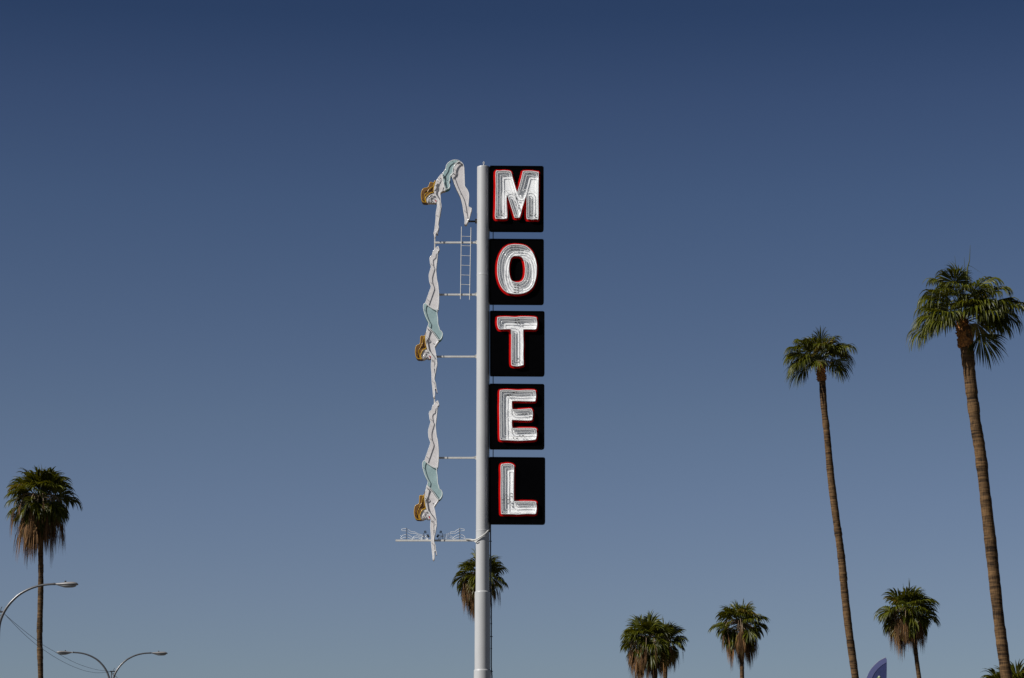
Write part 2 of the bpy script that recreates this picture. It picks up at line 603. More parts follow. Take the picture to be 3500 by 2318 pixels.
# ------------------------------------------------------------------ letter cabinets
ZS = 1568 / 260.0
LET = {
    'M': ((1620, 540), [(325, 185, 1437, 1512)],
          [[(450, 325), (520, 308), (600, 300), (680, 303), (752, 318), (772, 365), (800, 460), (840, 600), (887, 742),
            (910, 690), (960, 510), (1000, 345), (1012, 315), (1080, 308), (1170, 308), (1260, 318), (1310, 330),
            (1329, 345), (1330, 600), (1326, 900), (1325, 1278), (1280, 1295), (1200, 1305), (1140, 1295), (1085, 1275),
            (1084, 1050), (1085, 800), (1070, 830), (1000, 1050), (945, 1250), (900, 1266), (850, 1266), (833, 1250),
            (790, 1110), (730, 930), (682, 798), (674, 900), (680, 1080), (685, 1265), (640, 1290), (580, 1294),
            (500, 1285), (438, 1270), (442, 1050), (446, 800), (450, 600)]]),
    'O': ((1620, 800), [(318, 120, 1440, 1448)],
          [[(885, 250), (1000, 262), (1100, 302), (1190, 392), (1250, 510), (1285, 640), (1293, 750), (1285, 890),
            (1255, 1020), (1205, 1130), (1120, 1210), (1010, 1255), (885, 1270), (770, 1260), (680, 1235), (600, 1170),
            (540, 1070), (500, 950), (482, 830), (482, 700), (498, 580), (540, 450), (610, 340), (700, 275),
            (790, 253)],
           [(885, 487), (950, 492), (1000, 530), (1035, 605), (1053, 740), (1045, 880), (1015, 970), (960, 1018),
            (880, 1030), (800, 1010), (755, 960), (730, 860), (722, 740), (735, 620), (765, 530), (820, 490)]]),
    'T': ((1620, 1050), [(328, 95, 1455, 1418)],
          [[(500, 238), (690, 230), (850, 240), (980, 228), (1255, 238), (1285, 280), (1300, 360), (1295, 430),
            (1270, 488), (1150, 490), (1024, 490), (1015, 520), (1016, 650), (1022, 800), (1016, 1000), (1022, 1200),
            (1000, 1225), (940, 1243), (870, 1246), (800, 1235), (770, 1205), (765, 1000), (768, 700), (764, 520),
            (752, 486), (640, 484), (540, 487), (510, 470), (485, 400), (478, 330), (485, 270)]]),
    'E': ((1620, 1300), [(322, 87, 1452, 1420)],
          [[(532, 258), (560, 230), (700, 222), (900, 235), (1050, 228), (1245, 232), (1265, 270), (1278, 350),
            (1268, 430), (1250, 460), (1100, 458), (900, 452), (792, 455), (781, 480), (783, 560), (790, 618),
            (810, 628), (900, 628), (1050, 618), (1160, 612), (1190, 630), (1210, 700), (1205, 790), (1180, 850),
            (1000, 852), (800, 842), (782, 860), (782, 940), (792, 1008), (815, 1014), (1000, 1010), (1260, 1015),
            (1285, 1070), (1293, 1150), (1280, 1220), (1245, 1252), (1050, 1265), (900, 1270), (700, 1260),
            (570, 1252), (535, 1215), (530, 900), (525, 600), (530, 400)]]),
    'L': ((1620, 1550), [(312, 88, 1468, 1462)],
          [[(555, 270), (610, 240), (690, 230), (770, 238), (820, 268), (825, 300), (822, 500), (820, 700), (820, 900),
            (822, 985), (838, 1008), (1000, 1005), (1255, 1012), (1278, 1060), (1292, 1150), (1280, 1230),
            (1255, 1270), (1100, 1265), (900, 1278), (800, 1272), (590, 1268), (560, 1240), (555, 1000), (551, 760),
            (556, 500)]]),
}
ELEC = {
    'M': [(465, 1185, 0), (472, 1250, 1), (575, 1150, 0), (583, 1215, 1), (880, 880, 1), (845, 940, 0), (870, 1010, 0), (820, 1185, 0),
          (1165, 1150, 0), (1170, 1215, 1), (1275, 1195, 0), (1285, 1262, 1), (1150, 355, 1), (925, 1080, 0), (845, 1248, 1)],
    'O': [(780, 298, 1), (848, 290, 0), (910, 298, 1), (780, 352, 1), (848, 345, 0), (910, 352, 1), (845, 1082, 1), (912, 1078, 0),
          (845, 1133, 1), (912, 1128, 0), (845, 1185, 1), (910, 1182, 0), (845, 1238, 1), (910, 1235, 0)],
    'T': [(860, 288, 0), (920, 292, 1), (860, 348, 1), (922, 342, 0), (797, 1135, 0), (797, 1193, 1), (912, 1095, 0), (912, 1160, 1)],
    'E': [(820, 278, 1), (880, 272, 0), (700, 330, 1), (750, 325, 0), (1010, 717, 1), (1070, 712, 0), (1160, 700, 0), (1165, 770, 1),
          (945, 1165, 0), (1010, 1167, 1), (818, 1217, 0), (885, 1222, 1)],
    'L': [(595, 978, 1), (598, 1040, 0), (652, 870, 0), (655, 937, 1), (712, 975, 1), (720, 1045, 0), (775, 850, 1), (775, 915, 1)],
}
CONT = {'M': (40, 97, 0), 'O': (42, 96), 'T': (40, 92), 'E': (36, 88), 'L': (40, 98)}
LAB = {
    'M': 'black cabinet with white letter M edged in red, topmost on the pole',
    'O': 'black cabinet with white letter O edged in red',
    'T': 'black cabinet with white letter T edged in red',
    'E': 'black cabinet with white letter E edged in red',
    'L': 'black cabinet with white letter L edged in red, lowest and tallest on the pole',
}
YF = YS - 0.16          # front of the cabinets
LD = 0.095              # how far the letters stand out
for ch in 'MOTEL':
    (ox, oy), rects, loops = LET[ch]
    f = lambda p: SX(ox + p[0] / ZS, oy + p[1] / ZS)
    x0, y0, x1, y1 = rects[0]
    cc = f(((x0 + x1) / 2, y1))
    root = thing('letter_sign', (cc[0], YS, cc[1]), LAB[ch], 'letter sign', 'black letter cabinets stacked down the pole')
    c = 34
    cab = [f(p) for p in ((x0 + c * 0.5, y0), (x1 - c, y0 + 8), (x1 - c * 0.3, y0 + 8 + c * 0.3), (x1, y0 + c + 8), (x1, y1 - c * 1.3),
                          (x1 - c * 0.35, y1 - c * 0.4), (x1 - c * 1.3, y1), (x0 + c * 0.5, y1 - 6), (x0, y1 - c * 0.6 - 6), (x0, y0 + c * 0.5))]
    b = MB()
    b.prism([cab], YF, YS + 0.16)
    b.build('cabinet', M['black'], root)
    # folded edge of the cabinet, standing a little proud of the face
    b = MB()
    inner = [((x - cc[0]) * 0.965 + cc[0], (z - (cab[0][1] + cc[1]) / 2) * 0.968 + (cab[0][1] + cc[1]) / 2) for x, z in cab]
    b.prism([cab, inner], YF - 0.012, YF - 0.001)
    b.build('edge_frame', M['black'], root)
    wl = [[f(p) for p in smooth(lp, 3)] for lp in loops]
    px = 1 / ppm(oy + 130, YS) / ZS            # metres per traced unit
    # red border sheet on the cabinet face
    outs = contours(wl, -37 * px, 12 * px)
    outs.sort(key=lambda q: -abs(area(q)))
    outs = [[(x - 0.010, z - 0.004) for x, z in q] for q in outs]
    b = MB()
    b.prism(outs[:1] + [q for q in outs[1:] if abs(area(q)) > 0.02], YF - 0.006, YF - 0.002, back=False)
    b.build('red_border', M['red'], root)
    # open channel letter: bottom sheet and raised rim
    b = MB()
    b.prism(wl, YF - 0.012, YF - 0.007, back=False)
    for lp in wl:
        ins = contours([lp], (10 if lp is wl[0] else -10) * px, 10 * px)
        ins.sort(key=lambda q: -abs(area(q)))
        pair = [lp, ins[0]] if lp is wl[0] else [ins[0], lp]
        b.prism(pair, YF - LD, YF - 0.004)
    let = b.build('letter', M['letter'], root)
    # neon tubes in the channel
    k = 0
    for lev in CONT[ch]:
        if lev == 0:
            continue
        for lp in contours(wl, lev * px, 9 * px, 1):
            if len(lp) < 17:
                continue
            b = MB()
            n = len(lp)
            st = lp[::2]
            b.tube([(x, YF - 0.080, z) for x, z in st], 0.0085, 6, closed=True)
            for q in range(0, len(st), max(8, len(st) // 5)):
                x, z = st[q]
                b.tube([(x, YF - 0.080, z), (x, YF - 0.013, z)], 0.005, 5)
            b.build('neon_tube', M['glass'], let)
    for ex, ey, horiz in ELEC[ch]:
        x, z = f((ex, ey))
        b = MB()
        d = Vector((0.032, 0, 0)) if horiz else Vector((0.004, 0, 0.026))
        b.tube([Vector((x, YF - 0.076, z)) - d, Vector((x, YF - 0.076, z)) + d], 0.0125, 8)
        b.tube([(x, YF - 0.05, z), (x + 0.01, YF - 0.012, z)], 0.008, 6)
        b.build('electrode', M['electrode'], let)

# ------------------------------------------------------------------ diver figures
S1 = 1463 / 280.0
SPR = 1892 / 350.0


def zmap(ox, oy, s):
    return lambda p: SX(ox + p[0] / s, oy + p[1] / s)


YD = YS - 0.10           # front face of the figures
TD = 0.26                # their thickness


def panel(name, pts, mats, root, front=0.0, sub=3):
    b = MB()
    b.prism([smooth(pts, sub)], YD - front, YD + TD - front * 0.5, 0, 1)
    return b.build(name, mats, root)


def tubes(name, lines, mat, parent, r=0.009, off=0.056, pins=64, closed=False):
    b = MB()
    for ln in lines:
        st = smooth(ln, 3, closed)
        b.tube([(x, YD - off, z) for x, z in st], r, 6, closed=closed)
        for q in range(0, len(st), pins):
            x, z = st[q]
            b.tube([(x, YD - off, z), (x, YD + 0.01, z)], 0.006, 5)
    return b.build(name, mat, parent)


def inset_line(pts, d):
    lp = contours([smooth(pts, 3)], d, d * 0.9)
    lp.sort(key=lambda q: -abs(area(q)))
    return lp[0][::3]


GD = 'neon diver figures mounted left of the pole'


def figure(root, fn, parts):
    f = fn
    leg = panel('legs', parts['leg'], [M['skin'], M['side']], root, 0.0)
    tor = panel('torso', parts['torso'], [M['skin'], M['side']], root, 0.004)
    suit = panel('swimsuit', parts['suit'], [M['teal'], M['teal_side']], root, 0.010)
    face = panel('face', parts['face'], [M['skin'], M['side']], root, -0.004)
    hair = panel('hair', parts['hair'], [M['hair'], M['hair_side']], root, 0.007)
    lips = panel('lips', parts['lips'], [M['lips'], M['lips']], face, 0.012)
    for nm, o, mt in (('leg', leg, 'glass'), ('suit', suit, 'glass'), ('torso', tor, 'glass'), ('hair', hair, 'gold')):
        tubes('neon_tube', [inset_line(parts[nm], 0.013)], M[mt], o, closed=True, r=0.009 if mt == 'glass' else 0.011)
    if parts.get('hairlines'):
        tubes('neon_tube', parts['hairlines'], M['gold'], hair, r=0.009)
    if parts.get('torsolines'):
        tubes('neon_tube', parts['torsolines'], M['glass'], tor)
    if parts.get('facelines'):
        tubes('neon_tube', parts['facelines'], M['glass'], face, r=0.008, off=0.045, pins=5)
    for x, z in parts.get('elec', []):
        b = MB()
        b.tube([(x - 0.02, YD - 0.05, z + 0.012), (x + 0.025, YD - 0.04, z - 0.02)], 0.010, 8)
        b.tube([(x, YD - 0.05, z), (x, YD, z)], 0.006, 6)
        b.build('electrode', M['electrode'], root)


f1 = zmap(1400, 530, S1)
A1 = {
    'leg': [(905, 132), (950, 165), (975, 215), (980, 300), (985, 400), (988, 500), (995, 575), (1035, 630), (1060, 690),
            (1065, 760), (1058, 850), (1055, 930), (1080, 948), (1112, 965), (1110, 1000), (1085, 1080), (1070, 1150),
            (1045, 1195), (1015, 1250), (980, 1245), (985, 1190), (975, 1080), (960, 1000), (945, 900), (922, 800),
            (900, 740), (850, 640), (800, 530), (765, 430), (748, 375), (790, 320), (790, 260), (810, 200), (855, 150)],
    'suit': [(588, 352), (615, 305), (640, 265), (655, 200), (700, 145), (760, 112), (820, 103), (880, 113), (912, 135),
             (855, 152), (805, 205), (782, 270), (776, 335), (748, 372), (732, 400), (728, 460), (712, 515), (726, 550),
             (724, 585), (710, 612), (680, 632), (640, 642), (625, 600), (605, 520), (592, 440), (582, 395)],
    'torso': [(590, 345), (550, 375), (510, 425), (470, 500), (446, 580), (435, 650), (445, 705), (472, 745), (490, 790),
              (484, 840), (492, 920), (480, 990), (470, 1050), (466, 1150), (452, 1290), (438, 1380), (430, 1415),
              (442, 1440), (446, 1478), (462, 1480), (470, 1430), (482, 1395), (488, 1422), (508, 1418), (502, 1385),
              (525, 1330), (528, 1290), (518, 1260), (530, 1180), (542, 1110), (560, 1010), (570, 920), (562, 830),
              (556, 750), (554, 692), (590, 660), (642, 645), (625, 590), (607, 520), (597, 430), (588, 380)],
    'face': [(435, 690), (390, 700), (340, 730), (300, 770), (288, 820), (300, 862), (340, 866), (395, 862), (410, 868),
             (440, 862), (468, 868), (478, 852), (486, 842), (486, 800), (476, 745), (448, 705)],
    'lips': [(464, 818), (474, 816), (480, 830), (479, 846), (469, 850), (463, 834)],
    'hair': [(468, 458), (450, 482), (425, 515), (395, 503), (365, 508), (350, 545), (335, 585), (305, 605), (255, 612),
             (222, 645), (206, 710), (206, 780), (220, 840), (250, 868), (305, 872), (325, 868), (300, 845), (292, 800),
             (310, 765), (350, 725), (395, 700), (436, 692), (436, 650), (446, 582), (468, 505)],
    'hairlines': [[(440, 520), (420, 585), (370, 615), (340, 650), (320, 690), (278, 720), (268, 780), (285, 850)],
                  [(425, 690), (370, 705), (320, 745), (290, 790)]],
    'torsolines': [[(500, 480), (470, 520), (470, 570), (455, 620)],
                   [(552, 690), (540, 600), (575, 520), (585, 460)],
                   [(455, 700), (480, 760), (520, 820), (535, 900), (500, 940)]],
    'facelines': [[(340, 790), (350, 760), (390, 735), (420, 725)], [(330, 830), (345, 800), (370, 800), (372, 840), (345, 845), (330, 830)],
                  [(390, 770), (430, 790), (455, 800)]],
    'eye': [((345, 815), (362, 825)), ((362, 825), (372, 815))],
    'elec': [(870, 128), (858, 165), (890, 165), (935, 190), (795, 360), (555, 438), (610, 390), (630, 430), (725, 500)],
}
figs = []


def mapped(dct, f):
    out = {}
    for k, v in dct.items():
        if k in ('hairlines', 'torsolines', 'facelines', 'eye'):
            out[k] = [[f(p) for p in ln] for ln in v]
        else:
            out[k] = [f(p) for p in v]
    return out


q = SX(1535, 740)
d1 = thing('diver_figure', (q[0], YS, q[1]), 'topmost diver figure, bent at the hips with arms and legs pointing down', 'diver figure', GD)
figure(d1, f1, mapped(A1, f1))

g2 = lambda p: (p[0], p[1])
h3 = lambda p: (p[0] - 10 * S1, p[1] + 260 * S1)      # second tracing, moved into the first one's frame
A2 = {
    'leg': [(515, 123), (490, 140), (455, 170), (430, 205), (410, 240), (404, 285), (375, 305), (357, 340), (363, 400),
            (370, 450), (386, 475), (375, 525), (355, 590), (343, 650), (350, 740), (374, 805), (380, 850), (350, 940),
            (315, 1040), (290, 1110), (288, 1150), (340, 1195), (400, 1238), (450, 1262), (505, 1265), (516, 1230),
            (526, 1150), (530, 1050), (528, 950), (519, 850), (512, 790), (496, 730), (485, 640), (478, 560), (480, 520),
            (490, 430), (500, 340), (508, 250), (520, 212), (536, 190), (524, 150)],
    'suit': [(288, 1142), (260, 1150), (243, 1190), (245, 1250), (265, 1330), (295, 1410), (333, 1480),
             h3((390, 130)), h3((386, 170)), h3((376, 207)), h3((440, 268)), h3((500, 345)), h3((555, 425)), h3((574, 458)),
             h3((610, 437)), h3((640, 390)), h3((649, 330)), h3((632, 287)), h3((597, 260)), h3((590, 222)), h3((570, 165)),
             (513, 1440), (509, 1390), (499, 1330), (498, 1262), (450, 1258), (400, 1232), (340, 1190)],
    'torso': [h3(p) for p in
              [(378, 200), (360, 250), (345, 320), (335, 400), (340, 470), (350, 540), (365, 590), (385, 640), (410, 690),
               (434, 740), (441, 790), (435, 860), (435, 940), (442, 1020), (446, 1140), (450, 1210), (460, 1300),
               (470, 1400), (476, 1462), (500, 1463), (510, 1400), (507, 1335), (516, 1312), (532, 1368), (548, 1378),
               (541, 1330), (529, 1262), (525, 1210), (508, 1165), (503, 1130), (511, 1070), (530, 960), (546, 880),
               (546, 800), (531, 710), (520, 640), (505, 572), (522, 540), (560, 482), (578, 458), (555, 430), (500, 352),
               (440, 275)]],
    'face': [h3(p) for p in
             [(378, 612), (330, 604), (300, 630), (270, 680), (258, 740), (284, 782), (305, 788), (340, 770), (368, 760),
              (385, 776), (402, 772), (412, 778), (434, 760), (438, 745), (420, 700), (392, 650)]],
    'lips': [h3(p) for p in [(413, 720), (423, 724), (431, 738), (429, 754), (417, 758), (411, 740)]],
    'hair': [h3(p) for p in
             [(346, 290), (328, 340), (312, 374), (270, 368), (246, 382), (243, 440), (238, 502), (218, 525), (185, 535),
              (162, 570), (151, 640), (155, 700), (170, 750), (198, 784), (240, 790), (285, 788), (262, 740), (268, 690),
              (300, 628), (340, 604), (362, 598), (352, 540), (340, 470), (336, 400), (342, 340)]],
    'hairlines': [[h3(p) for p in ln] for ln in
                  [[(330, 360), (300, 430), (290, 500), (262, 540), (245, 590), (220, 640), (225, 700), (250, 770)],
                   [(355, 604), (310, 620), (272, 670), (255, 730), (275, 780)]]],
    'torsolines': [[h3(p) for p in ln] for ln in
                   [[(385, 260), (355, 330), (350, 380), (380, 420), (350, 450)],
                    [(378, 612), (400, 640), (440, 690), (500, 790), (515, 870), (500, 960)]]],
    'facelines': [[h3(p) for p in ln] for ln in
                  [[(300, 640), (330, 630), (365, 640), (375, 660)], [(302, 720), (318, 700), (335, 710), (332, 745), (310, 745), (302, 720)],
                   [(350, 690), (380, 690), (395, 705)]]],
    'eye': [(h3((305, 715)), h3((328, 722))), (h3((345, 700)), h3((372, 690)))],
    'elec': [h3(p) for p in [(390, 258), (466, 820), (490, 515)]] + [(320, 1185)],
}
f2 = zmap(1400, 820, S1)
q = SX(1484, 1100)
d2 = thing('diver_figure', (q[0], YS, q[1]), 'middle diver figure, stretched out head down between the two others', 'diver figure', GD)
figure(d2, f2, mapped(A2, f2))


def copy_tree(o, parent=None):
    c_ = o.copy()
    C.objects.link(c_)
    c_.parent = parent
    for k in list(o.children):
        copy_tree(k, c_)
    return c_


d3 = copy_tree(d2)
q3 = SX(1482.3, 1641)
d3.location = (q3[0], YS, q3[1])
d3.scale = (1.02, 1.0, 1.03)
d3['label'] = 'lowest diver figure, stretched out with hands through the splash tubes'

# splash of neon tubes on the lowest arm
fs_ = zmap(1330, 1640, SPR)
q = SX(1481, 1843)
spl = thing('splash_sign', (q[0], YS, q[1]), 'bare neon tubes bent like splashing water on the lowest arm', 'neon splash')
up = [(945, 1015), (985, 1022), (1060, 1004), (1105, 985), (1150, 960), (1215, 952), (1260, 920), (1310, 899), (1360, 904),
      (1388, 912), (1384, 936), (1340, 940), (1290, 946), (1225, 985), (1150, 987), (1080, 1018), (985, 1045), (950, 1030)]
lo = [(1182, 1098), (1192, 1062), (1235, 1030), (1290, 1010), (1350, 1016), (1394, 1045), (1402, 1088), (1362, 1070), (1290, 1056),
      (1225, 1078), (1195, 1098)]
mid = [(900, 1090), (950, 1055), (1000, 1050), (1020, 1070), (1000, 1095), (1060, 1052), (1110, 1035), (1160, 1045), (1182, 1082), (1130, 1068),
       (1075, 1072), (1015, 1104)]
sml = [(870, 1050), (930, 1030), (960, 1075), (900, 1095), (1020, 1108)]
for mir in (0, 1):
    for ln in (up, lo, mid, sml):
        w = [fs_((1620 - x if mir else x, y)) for x, y in ln]
        b = MB()
        b.tube([(x, YS + 0.05, z) for x, z in smooth(w, 4, False)], 0.0068, 6)
        b.build('neon_tube', M['glass'], spl)
    for x, ya, yb in ((1302, 888, 1118), (985, 985, 1118)):
        b = MB()
        (xa, za), (xb, zb) = fs_((1620 - x if mir else x, ya)), fs_((1620 - x if mir else x, yb))
        b.box(((xa + xb) / 2, YS + 0.03, (za + zb) / 2), (0.014, 0.014, za - zb))
        b.build('post', M['steel'], spl)
    for a, c in (((938, 985), (946, 938)), ((960, 988), (968, 940)), ((880, 1058), (905, 1005)), ((895, 1065), (925, 1012))):
        A, B = [fs_((1620 - p[0] if mir else p[0], p[1])) for p in (a, c)]
        b = MB()
        b.tube([(A[0], YS + 0.04, A[1]), (B[0], YS + 0.04, B[1])], 0.014, 8)
        b.build('electrode', M['electrode'], spl)

# ------------------------------------------------------------------ palms
UP = Vector((0, 0, 1))


def blade(mb, hub, axis, L, rng, mi, nseg=26, spread=118, droop=1.0, fold=0.25, width=1.22, join=0.60, nhint=None):
    a = axis.normalized()
    nh = nhint or UP
    n = nh - a * nh.dot(a)
    if n.length < 0.15:
        n = Vector((rng.uniform(-1, 1), rng.uniform(-1, 1), 0.2))
        n = n - a * n.dot(a)
    n.normalize()
    s = a.cross(n)
    dphi = R(2 * spread) / nseg
    rr = [0.03, 0.30, join, 0.73, 0.87, 1.0]
    for i in range(nseg):
        t = (i + 0.5) / nseg * 2 - 1
        ph = R(spread) * t + rng.uniform(-0.2, 0.2) * dphi
        l = L * (1.0 - 0.30 * abs(t) ** 1.5) * rng.uniform(0.86, 1.08)
        d0 = a * math.cos(ph) + s * math.sin(ph)
        # blade folds up at the sides into a shallow V
        d0 = (d0 + n * fold * abs(math.sin(ph))).normalized()
        k = droop * rng.uniform(0.7, 1.35)
        tw = rng.gauss(0, 0.34)
        p = hub + d0 * (l * rr[0])
        d = d0.copy()
        rows = []
        ps, ds = [p], [d0]
        for j in range(1, 6):
            st = (rr[j] - rr[j - 1]) * l
            d = (d - UP * k * (0.10 if j < 3 else 0.62) + Vector((rng.uniform(-1, 1), rng.uniform(-1, 1), 0)) * 0.05).normalized()
            p = p + d * st
            ps.append(p)
            ds.append(d)
        vs_ = []
        for j in range(6):
            sd = ds[j].cross(n)
            if sd.length < 0.1:
                sd = ds[j].cross(s)
            sd.normalize()
            nn = sd.cross(ds[j])
            c_, s_ = math.cos(tw * min(1, j / 2)), math.sin(tw * min(1, j / 2))
            sd, nn = sd * c_ + nn * s_, nn * c_ - sd * s_
            h = l * min(rr[j], join) * dphi * 0.52 * width
            if rr[j] > join:
                h *= 1 - 0.93 * ((rr[j] - join) / (1 - join)) ** 0.9
            vs_ += [ps[j] - sd * h, ps[j] + nn * (-h * 0.55), ps[j] + sd * h]
        fs = []
        for j in range(5):
            q = j * 3
            fs += [(q, q + 1, q + 4, q + 3), (q + 1, q + 2, q + 5, q + 4)]
        mb.add(vs_, fs, mi)


def petiole(mb, o, az, el, l, bend, r, mi):
    """arched stalk; returns its end and end direction"""
    p = o.copy()
    pts = [p]
    n = 6
    for i in range(n):
        e = el - bend * (i / (n - 1)) ** 1.3
        d = Vector((math.cos(R(az)) * math.cos(R(e)), math.sin(R(az)) * math.cos(R(e)), math.sin(R(e))))
        p = p + d * (l / n)
        pts.append(p)
    mb.tube(pts, [r * (1.5 - 0.9 * i / n) for i in range(n + 1)], 5, mi=mi, cap=False)
    return p, d


def stem(root, path, Y, wpx, mat, rng, flare=1.0):
    """palm trunk through photo positions, carried on down to the ground"""
    pts = [P(x, y, Y) for x, y in path]
    rad = [w / 2 / ppm(y, Y) for (x, y), w in zip(path, wpx)]
    e, s_ = pts[-1], (pts[-1] - pts[-2])
    sl = s_.x / s_.z if abs(s_.z) > 1e-6 else 0
    zs = e.z
    k = 4
    for i in range(1, k + 1):
        z = zs * (1 - i / k)
        pts.append(Vector((e.x + sl * (z - zs) * (1 - 0.35 * i / k), Y, z)))
        rad.append(rad[len(path) - 1] * (1 + 0.06 * i + (0.25 if i == k else 0)))
    # resample
    seg = smooth([(p.x, p.z, r) for p, r in zip(pts, rad)], 40, False)
    out, last = [], None
    acc = 0.0
    for q in seg:
        v = Vector((q[0], Y, q[1]))
        if last is None or (v - last).length > 0.075:
            out.append((v, q[2]))
            last = v
    b = MB()
    P_, R_ = [], []
    ph = rng.uniform(0, 9)
    nxt, rj = 0, 1.0
    for i, (v, r) in enumerate(out):
        if i >= nxt:
            nxt = i + rng.randint(2, 7)
            rj = rng.uniform(0.94, 1.06)
        P_.append(v + Vector((math.sin(i * 0.12 + ph) * 0.010, 0, 0)))
        R_.append(r * rj * (1 + 0.02 * math.sin(i * 1.7)) * rng.uniform(0.985, 1.015))
    b.tube(P_, R_, 18)
    return b.build('trunk', mat, root)


def palm(name, label, group, origin, Y, path, wpx, rng_seed, Rm, live, dead=0, skirt=1.0, trunk='trunk_grey', dead_az=None,
         boots=None, manual=(), spears=2, el_lo=-38, el_hi=70, nseg=30, flat=1.0, droop=1.0, gone=0.0):
    rng = random.Random(rng_seed)
    o3 = P(origin[0], origin[1], Y)
    low = P(path[-1][0], path[-1][1], Y)
    root = thing(name, (low.x, Y, 0), label, 'palm tree', group)
    stem(root, path, Y, wpx, M[trunk], rng)
    b = MB()
    mats = [M['frond'], M['stalk'], M['frond2']]
    for i in range(live):
        az = i * 137.508 + rng.uniform(-30, 30)
        t = (i + 0.5) / live
        el = el_hi - (el_hi - el_lo) * t + rng.uniform(-15, 15)
        l = Rm * (0.32 + 0.30 * min(1, t * 2.2) - 0.10 * t) * rng.uniform(0.8, 1.2)
        bend = 10 + 34 * t + rng.uniform(-8, 14)
        p, d = petiole(b, o3 - UP * (0.12 * Rm * t), az, el, l, bend, 0.011 * Rm, 1)
        d = (d - UP * rng.uniform(0.0, 0.35) * t).normalized()
        old = rng.random() < (0.30 if t > 0.7 else 0.03)
        nh = UP * 0.8 + Vector((math.cos(R(az)), math.sin(R(az)), 0)) * 0.8 * t + Vector((rng.uniform(-1, 1), rng.uniform(-1, 1), 0)) * 0.55
        blade(b, p, d, Rm * rng.uniform(0.52, 0.70), rng, 2 if old else 0, nseg, rng.uniform(95, 125), droop * (0.45 + 0.9 * t) * rng.uniform(0.8, 1.25),
              rng.uniform(0.05, 0.45), nhint=nh)
    for m in manual:
        # stalk by photo position of the leaf's hub and a depth offset, then the direction its axis points (across, towards, up)
        (hx, hy), dy, (vx, vy, vz), L = m[:4]
        spread = m[4] if len(m) > 4 else 115
        dr = m[5] if len(m) > 5 else 1.0
        hub = P(hx, hy, Y + dy)
        mid_ = (o3 + hub) / 2 + UP * 0.12 * (hub - o3).length
        pts = smooth([tuple(o3), tuple(mid_), tuple(hub)], 4, False)
        b.tube([Vector(p) for p in pts], [0.022 - 0.010 * i / len(pts) for i in range(len(pts))], 6, mi=1, cap=False)
        blade(b, hub, Vector((vx, vy, vz)), L * 1.22, rng, m[6] if len(m) > 6 else 0, 46, spread, dr * 1.45, 0.2, nhint=Vector(m[7]) if len(m) > 7 else UP + Vector((rng.uniform(-0.4, 0.4), -0.25, 0)))
    cr = b.build('crown', mats, root)
    # unopened spear leaves
    b = MB()
    for i in range(spears):
        az = rng.uniform(0, 360)
        el = rng.uniform(70, 88)
        d = Vector((math.cos(R(az)) * math.cos(R(el)), math.sin(R(az)) * math.cos(R(el)), math.sin(R(el))))
        l = Rm * rng.uniform(0.75, 1.05)
        for k in range(4):
            dd = (d + Vector((rng.uniform(-1, 1), rng.uniform(-1, 1), 0)) * 0.09).normalized()
            b.tube([o3 + d * l * 0.3, o3 + d * l * 0.6 + dd * l * 0.15, o3 + d * l * 0.55 + dd * l * rng.uniform(0.35, 0.5)],
                   [0.012 * Rm, 0.012 * Rm, 0.002], 4, cap=False)
    if spears:
        b.build('spear_leaf', M['frond'], root)
    if dead:
        b = MB()
        for i in range(dead):
            t = i / dead
            az = rng.uniform(0, 360) if dead_az is None or rng.random() < 0.45 else rng.gauss(dead_az, 45)
            if rng.random() < gone:
                continue
            if t < 0.36:       # dry leaves still arching out among the green ones
                el, bend, l = rng.uniform(-5, 30), rng.uniform(90, 125), Rm * rng.uniform(0.65, 1.1)
                oo = o3 + Vector((0, 0, rng.uniform(-0.1, 0.1)))
                sp, L = rng.uniform(7, 22), Rm * rng.uniform(0.6, 1.0)
            else:
                el, bend, l = rng.uniform(-25, 20), rng.uniform(58, 85), Rm * rng.uniform(0.35, 0.66)
                oo = o3 - UP * (skirt * 0.42 * (t - 0.36) / 0.64)
                sp, L = rng.uniform(9, 34), Rm * rng.uniform(0.6, 1.05)
            p, d = petiole(b, oo, az, el, l, bend, 0.010 * Rm, 1)
            blade(b, p, (d - UP * 0.8).normalized(), L, rng, 0, 15, sp, 1.6, 0.5, 1.25, 0.35,
                  nhint=Vector((math.cos(R(az)), math.sin(R(az)), 0)))
        b.build('dead_fronds', [M['dead'], M['dstalk']], root)
    if boots:
        (x0, y0), (x1, y1), w = boots
        A, B = P(x0, y0, Y), P(x1, y1, Y)
        b = MB()
        hw = w / 2 / ppm(y0, Y)
        prof = [(0, 0.62), (0.15, 0.85), (0.35, 1.0), (0.6, 1.06), (0.8, 1.16), (0.93, 1.12), (1.0, 0.8)]
        b.tube([A + (B - A) * t for t, r in prof], [hw * r for t, r in prof], 20)
        for i in range(190):
            t = rng.random() ** 0.8
            az = rng.uniform(0, 360)
            d = Vector((math.cos(R(az)), math.sin(R(az)), 0))
            r = hw * (0.68 + 0.45 * min(1, t * 1.4))
            p = A + (B - A) * t + d * r * 0.92
            e = p + d * hw * rng.uniform(0.10, 0.40) + UP * rng.uniform(0.02, 0.13) + Vector((rng.uniform(-1, 1), rng.uniform(-1, 1), 0)) * 0.03
            b.tube([p, (p + e) / 2 + d * hw * 0.08, e], [0.030, 0.022, 0.006], 5)
        b.build('leaf_boots', M['boot'], root)
    return root


GT = 'tall bare-trunked palms on the right'
GS = 'shaggy palms with dry skirts in the distance'
